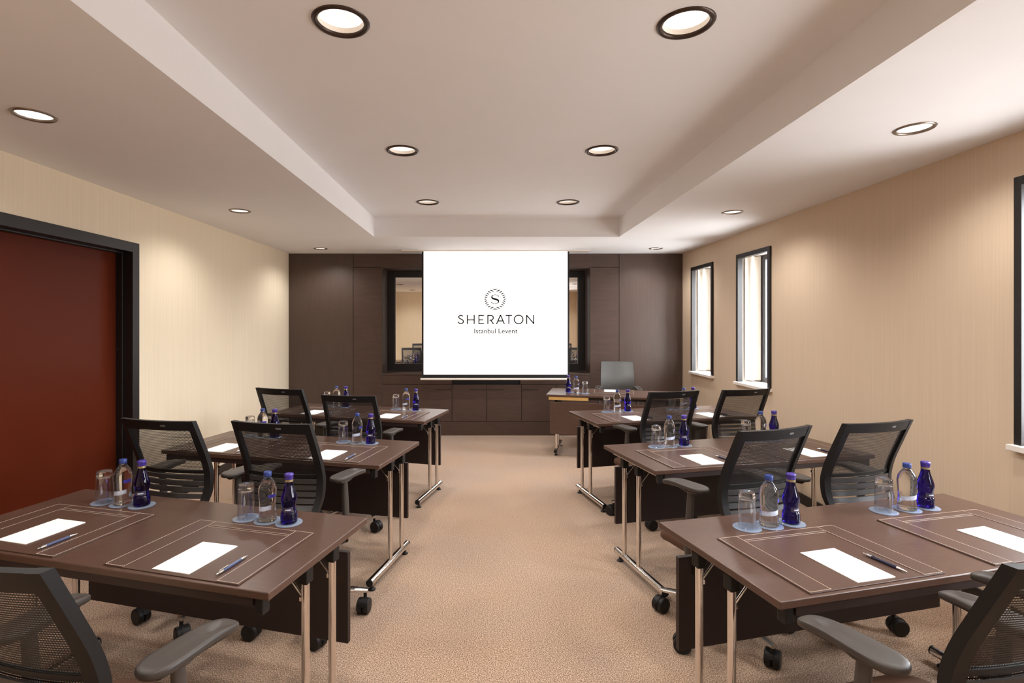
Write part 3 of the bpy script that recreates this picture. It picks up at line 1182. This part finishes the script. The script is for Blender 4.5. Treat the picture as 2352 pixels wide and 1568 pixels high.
SEAT_WORD = ['aisle-side place', 'wall-side place']
for side, row, P, th in TABLES:
    sgn = -1 if side == 'left' else 1
    c = place(P, th, sgn)
    where = '%s %s table' % (ROWS[row], side)
    instance(proto_tables[side], c, th,
             'dark wood folding table on chrome legs, %s of the three %s' % (ROWS[row], ALONG[side]), 'training tables in rows')
    ca, sa = math.cos(th), math.sin(th)

    def at(s, t, z):
        lx = sgn * (s - TABLE_L / 2)
        ly = t - TABLE_D / 2
        return (c.x + lx * ca - ly * sa, c.y + lx * sa + ly * ca, z)
    for seat, s0 in enumerate((0.117, 0.874)):
        w = '%s of the %s' % (SEAT_WORD[seat], where)
        tz = TABLE_H
        j = random.Random(row * 10 + seat + (100 if side == 'left' else 0))
        dx = 0.0 if row == 0 else j.uniform(-0.02, 0.02)
        instance(P_MAT, at(s0 + 0.2675 + dx, 0.015 + 0.205, tz), th + R_(j.uniform(-0.6, 0.6)),
                 'stitched brown leather desk mat at the ' + w, 'leather desk mats')
        pt = 0.138 if (side, row, seat) != ('left', 0, 1) else 0.176
        if (side, row, seat) == ('right', 0, 1):
            pt = 0.16
        ps = 0.275 if side == 'left' else 0.273
        instance(P_PAPER, at(s0 + ps + dx, pt, tz + 0.0036), th + R_(j.uniform(-1, 1)),
                 'blank white notepaper on the mat at the ' + w, 'sheets of white notepaper')
        if side == 'left':
            instance(P_PEN_L, at(s0 + 0.108 + dx, 0.112, tz + 0.0036 if row == 0 else tz + 0.0036), th,
                     'blue-grey pen at the ' + w, 'blue and silver pens')
        elif not (row == 0 and seat == 1):
            instance(P_PEN_R, at(s0 + 0.424 - 0.018 + dx, 0.112, tz + 0.0036), th + R_(3),
                     'dark navy pen at the ' + w, 'navy pens')
        t0 = 0.490 if seat == 0 else 0.500
        order = (('b', 0.163), ('c', 0.263), ('g', 0.366)) if side == 'left' else (('g', 0.187), ('c', 0.288), ('b', 0.396))
        if (side, seat) == ('right', 1):
            order = (('g', 0.133), ('c', 0.254), ('b', 0.361))
        for kind, ds in order:
            p = at(s0 + ds + dx, t0 + j.uniform(-0.005, 0.005), tz)
            pr, nm = {'b': (P_BLUE, 'blue glass bottle'), 'c': (P_CLEAR, 'clear water bottle'), 'g': (P_GLASS, 'upturned glass')}[kind]
            instance(P_COAST, (p[0], p[1], p[2] + 0.0003), 0, 'round glass coaster under the %s, %s' % (nm, w), 'glass coasters')
            q = (p[0], p[1], tz + 0.0034)
            lab = {'b': 'cobalt blue glass bottle with violet cap at the ', 'c': 'clear water bottle with blue cap at the ',
                   'g': 'upturned clear drinking glass at the '}[kind] + w
            grp = {'b': 'blue glass bottles', 'c': 'clear water bottles', 'g': 'upturned drinking glasses'}[kind]
            instance(pr, q, R_(j.uniform(-25, 25)) if kind != 'g' else 0, lab, grp)

# the presenter's table faces the rows
pt_th = R_(-14.0 + 180)
PT = make_table('presenter_table', True)
vx = Vector((math.cos(R_(-14)), math.sin(R_(-14)), 0))
vy = Vector((-math.sin(R_(-14)), math.cos(R_(-14)), 0))
NL = Vector((0.683, 5.95, 0))
pc = NL + vx * (TABLE_L / 2) + vy * (TABLE_D / 2)
PT.location = pc
PT.rotation_euler = (0, 0, pt_th)
tag(PT, 'dark wood presenter table facing the rows, by the dark panelled wall', 'table')


def atp(s, t, z):
    p = NL + vx * s + vy * t
    return (p.x, p.y, z)


pw = "presenter's table by the back wall"
instance(P_MAT, atp(0.72, 0.40, TABLE_H), pt_th, 'stitched brown leather desk mat on the ' + pw, 'leather desk mats')
instance(P_PAPER, atp(0.72, 0.47, TABLE_H + 0.0036), pt_th, 'blank white notepaper on the ' + pw, 'sheets of white notepaper')
for kind, s, t in (('b', 0.235, 0.235), ('c', 0.330, 0.20), ('g', 0.435, 0.16)):
    p = atp(s, t, TABLE_H)
    pr, nm = {'b': (P_BLUE, 'blue glass bottle'), 'c': (P_CLEAR, 'clear water bottle'), 'g': (P_GLASS, 'upturned glass')}[kind]
    instance(P_COAST, (p[0], p[1], p[2] + 0.0003), 0, 'round glass coaster under the %s on the %s' % (nm, pw), 'glass coasters')
    lab = {'b': 'cobalt blue glass bottle with violet cap on the ', 'c': 'clear water bottle with blue cap on the ',
           'g': 'upturned clear drinking glass on the '}[kind] + pw
    grp = {'b': 'blue glass bottles', 'c': 'clear water bottles', 'g': 'upturned drinking glasses'}[kind]
    instance(pr, (p[0], p[1], TABLE_H + 0.0034), 0, lab, grp)


# ================================================================== mesh-backed swivel chair
PROF = [(0.56, -0.308), (0.60, -0.268), (0.65, -0.233), (0.70, -0.211), (0.75, -0.203), (0.80, -0.206), (0.87, -0.226),
        (0.96, -0.264), (1.07, -0.312)]
WID = [(0.56, 0.186), (0.62, 0.203), (0.70, 0.214), (0.80, 0.216), (0.95, 0.213), (1.07, 0.209)]


def lin(tab, z):
    for (z0, v0), (z1, v1) in zip(tab, tab[1:]):
        if z <= z1:
            t = (z - z0) / (z1 - z0)
            return v0 + (v1 - v0) * t
    return tab[-1][1]


_pr = cat_rom(PROF, 8)


def back_pt(a, z, off=0.0, lift=0.0):
    y = lin(_pr, z)
    return (a * lin(WID, z), y - 0.030 * (1 - a * a) + off, z + lift)


def band(mb, a0, a1, z0, z1, t, na=10, nz=12, o0=0.0, lift=0.0):
    P = [[back_pt(a0 + (a1 - a0) * i / na, z0 + (z1 - z0) * q / nz, o0, lift) for q in range(nz + 1)] for i in range(na + 1)]
    Q = [[(x, y + t, z) for x, y, z in r] for r in P]
    mb.shell(P, Q)


def make_chair(lift, solid=False):
    root = empty('office_chair')
    L = lift
    # five-star base
    b = MB()
    b.lathe([(0.040, 0.100), (0.043, 0.105), (0.040, 0.145), (0.030, 0.155)], n=24)
    for k in range(5):
        a = 2 * PI * k / 5 + PI / 2
        ca, sa = math.cos(a), math.sin(a)
        rings = []
        for r, z, hw_, hh in ((0.020, 0.125, 0.030, 0.020), (0.12, 0.125, 0.026, 0.016), (0.24, 0.117, 0.020, 0.012), (0.314, 0.109, 0.016, 0.009)):
            ring = []
            for (u, v) in ((-1, -.6), (-.6, -1), (.6, -1), (1, -.6), (1, .4), (.5, 1), (-.5, 1), (-1, .4)):
                ring.append((ca * r - sa * u * hw_, sa * r + ca * u * hw_, z + v * hh))
            rings.append(ring)
        b.loft(rings)
    base = b.build('star_base', M['alu'], root)
    for k in range(5):
        a = 2 * PI * k / 5 + PI / 2
        yaw = a + (1.2, -0.9, 2.2, 0.6, -1.8)[k]
        Mx = Matrix.Translation((0.300 * math.cos(a), 0.300 * math.sin(a), 0)) @ Matrix.Rotation(yaw, 4, 'Z') @ Matrix.Scale(1.16, 4)
        c = MB()
        for s in (-1, 1):
            Mw = Mx @ Matrix.Translation((0.018, s * 0.0145, 0.034)) @ Matrix.Rotation(PI / 2, 4, 'X')
            c.lathe([(0.012, -0.0125), (0.030, -0.0125), (0.034, -0.009), (0.034, 0.009), (0.030, 0.0125), (0.012, 0.0125)], n=28, M=Mw)
        hood = []
        for i in range(13):
            t = R_(15 + 150 * i / 12)
            hood.append((0.018 + 0.037 * math.cos(t), 0.034 + 0.037 * math.sin(t)))
        hood += [(0.018 + 0.030 * math.cos(R_(165 - 150 * i / 12)), 0.034 + 0.030 * math.sin(R_(165 - 150 * i / 12))) for i in range(13)]
        c.loft([[Mx @ Vector((x, y, z)) for x, z in hood] for y in (-0.006, 0.006)])
        c.tube([Mx @ Vector((0, 0, 0.055)), Mx @ Vector((0, 0, 0.092))], 0.009, 12)
        c.build('castor', M['black_plastic'], root)
    # column, mechanism, seat
    g_ = MB()
    g_.lathe([(0.026, 0.145), (0.026, 0.27), (0.015, 0.275), (0.015, 0.40 + L)], n=24)
    g_.build('gas_column', M['black_plastic'], root)
    m = MB()
    m.box(-0.09, 0.09, -0.15, 0.12, 0.375 + L, 0.418 + L)
    m.build('tilt_mechanism', M['black_plastic'], root, 0.012)
    s = MB()
    out = []
    n = 48
    for i in range(n):
        t = 2 * PI * i / n
        ct, st = math.cos(t), math.sin(t)
        e = 0.42
        out.append((0.240 * math.copysign(abs(ct) ** e, ct), 0.015 + 0.235 * math.copysign(abs(st) ** e, st)))

    def seat_z(x, y, top):
        drop = 0.045 * max(0.0, (y - 0.12) / 0.13) ** 2
        dish = 0.012 * (1 - (x / 0.24) ** 2)
        return -drop - (dish if top else 0)
    rings = []
    for sc_, z, top in ((0.80, 0.418, 0), (0.95, 0.424, 0), (1.0, 0.445, 0), (1.0, 0.462, 0), (0.97, 0.478, 0), (0.90, 0.486, 1),
                        (0.70, 0.490, 1), (0.45, 0.490, 1), (0.2, 0.490, 1), (0.02, 0.490, 1)):
        rings.append([(x * sc_, 0.015 + (y - 0.015) * sc_, z + L + seat_z(x * sc_, y * sc_, top)) for x, y in out])
    s.loft(rings)
    s.build('seat', M['seat'], root, angle=60)
    # back: frame, net, lumbar slats
    f = MB()
    for sg in (-1, 1):
        a0, a1 = sorted((sg * 0.86, sg * 1.0))
        band(f, a0, a1, 0.56, 1.07, 0.026, 3, 30, -0.004, L)
    band(f, -0.862, 0.862, 1.022, 1.07, 0.022, 20, 4, -0.002, L)
    band(f, -0.862, 0.862, 0.795, 0.808, 0.012, 20, 2, 0.004, L)
    for sg in (-1, 1):
        f.tube([(sg * 0.176, -0.300, 0.566 + L), (sg * 0.164, -0.272, 0.500 + L), (sg * 0.135, -0.210, 0.420 + L), (sg * 0.09, -0.14, 0.396 + L),
                (sg * 0.05, -0.10, 0.395 + L)], [0.017, 0.018, 0.018, 0.017, 0.016], 12, 0.7)
    f.build('back_frame', M['black_plastic'], root, angle=45)
    nt_ = MB()
    band(nt_, -0.87, 0.87, 0.70, 1.03, 0.0012, 20, 20, 0.008, L)
    nt_.build('mesh_back', M['net'], root)
    for k in range(5):
        z = 0.645 + k * 0.030
        sl = MB()
        band(sl, -0.87, 0.87, z, z + 0.021, 0.006, 20, 2, -0.003, L)
        sl.build('lumbar_slat', M['slat'], root)
    if solid:  # grey sheet over the net paints in the sheen of the lit mesh
        pn = MB()
        band(pn, -0.985, 0.985, 0.66, 1.068, 0.012, 20, 20, 0.024, L)
        pn.build('sheen_panel', M['mesh_sheen'], root)
    bd = MB()
    band(bd, 0.22, 0.34, 1.043, 1.051, 0.002, 4, 1, -0.0035, L)
    bd.build('badge', M['glyph'], root)
    # arms
    for sg in (-1, 1):
        a = MB()
        a.tube([(sg * 0.07, -0.01, 0.400 + L), (sg * 0.18, -0.01, 0.400 + L), (sg * 0.226, -0.012, 0.420 + L), (sg * 0.236, -0.018, 0.47 + L),
                (sg * 0.238, -0.030, 0.60 + L), (sg * 0.238, -0.040, 0.735 + L)], [0.018, 0.020, 0.022, 0.023, 0.021, 0.018], 16, 0.75)
        a.tube([(sg * 0.238, -0.10, 0.743 + L), (sg * 0.238, -0.03, 0.737 + L), (sg * 0.240, 0.06, 0.744 + L)], [0.018, 0.026, 0.016], 14, 0.45)
        arm = a.build('armrest', M['grey_plastic'], root, angle=50)
        p = MB()
        pts = []
        for y, w in ((-0.132, 0.0), (-0.129, 0.016), (-0.121, 0.029), (-0.104, 0.040), (-0.08, 0.045), (-0.03, 0.044), (0.03, 0.040),
                     (0.08, 0.036), (0.105, 0.031), (0.118, 0.020), (0.122, 0.0)):
            pts.append((w, y))
        right = cat_rom(pts, 4)
        outl = [(x, y) for x, y in right] + [(-x, y) for x, y in reversed(right[1:-1])]
        Mx = Matrix.Translation((sg * 0.242, 0.0, 0.748 + L)) @ Matrix.Rotation(-sg * R_(7), 4, 'Z')

        def bend(y):
            return -0.014 * max(0, (y - 0.02) / 0.10) ** 2
        rings = []
        for sc_, z in ((0.86, 0.0), (0.97, 0.003), (1.0, 0.009), (1.0, 0.014), (0.975, 0.0185), (0.93, 0.0205), (0.75, 0.0212), (0.4, 0.0214), (0.02, 0.0214)):
            rings.append([(x * sc_, y * (1 - (1 - sc_) * 0.55), z + bend(y)) for x, y in outl])
        p.loft(rings, True, Mx)
        p.build('arm_pad', M['pad'], arm, angle=60)
    root['category'] = 'chair'
    return root


def set_chair(proto, mid, deg, label, spin=0.0):
    """mid = centre of the top rail on the floor plan; deg = heading; spin = turn of the castor base"""
    a = R_(deg)
    u = Vector((-math.sin(a), math.cos(a)))
    q = Vector(mid) + u * 0.312
    o = instance(proto, (q.x, q.y, 0), a, label, 'mesh-backed office chairs')
    for ch in o.children:
        if ch.name.startswith(('star_base', 'castor')):
            ch.rotation_euler = (0, 0, R_(spin))


C0, CLO, CMID, CSOLID = make_chair(0.0), make_chair(-0.06), make_chair(-0.035), make_chair(-0.03, True)
cl = 'black mesh-backed swivel chair pushed up to the '
set_chair(C0, (-1.026, 1.01), -15, cl + 'aisle-side place of the nearest left table')
set_chair(C0, (-1.018, 2.42), -13, cl + 'aisle-side place of the middle left table', 2)
set_chair(C0, (-1.598, 2.493), -13, cl + 'wall-side place of the middle left table', -14)
set_chair(CLO, (-1.018, 3.78), -9, cl + 'aisle-side place of the farthest left table')
set_chair(CMID, (-1.612, 3.99), -16, cl + 'wall-side place of the farthest left table', 16)
set_chair(C0, (1.200, 1.027), 15, cl + 'aisle-side place of the nearest right table')
set_chair(C0, (1.876, 1.26), 13, cl + 'wall-side place of the nearest right table')
set_chair(C0, (1.290, 2.286), 20, cl + 'aisle-side place of the middle right table', 32)
set_chair(C0, (1.862, 2.44), 16, cl + 'wall-side place of the middle right table')
set_chair(CMID, (1.395, 3.82), 15, cl + 'aisle-side place of the farthest right table')
set_chair(CMID, (1.990, 3.94), 14, cl + 'wall-side place of the farthest right table', 20)
set_chair(CSOLID, (1.735, 6.87), 180 - 12, 'swivel chair with mesh gloss painted as a grey back, behind the presenter table')
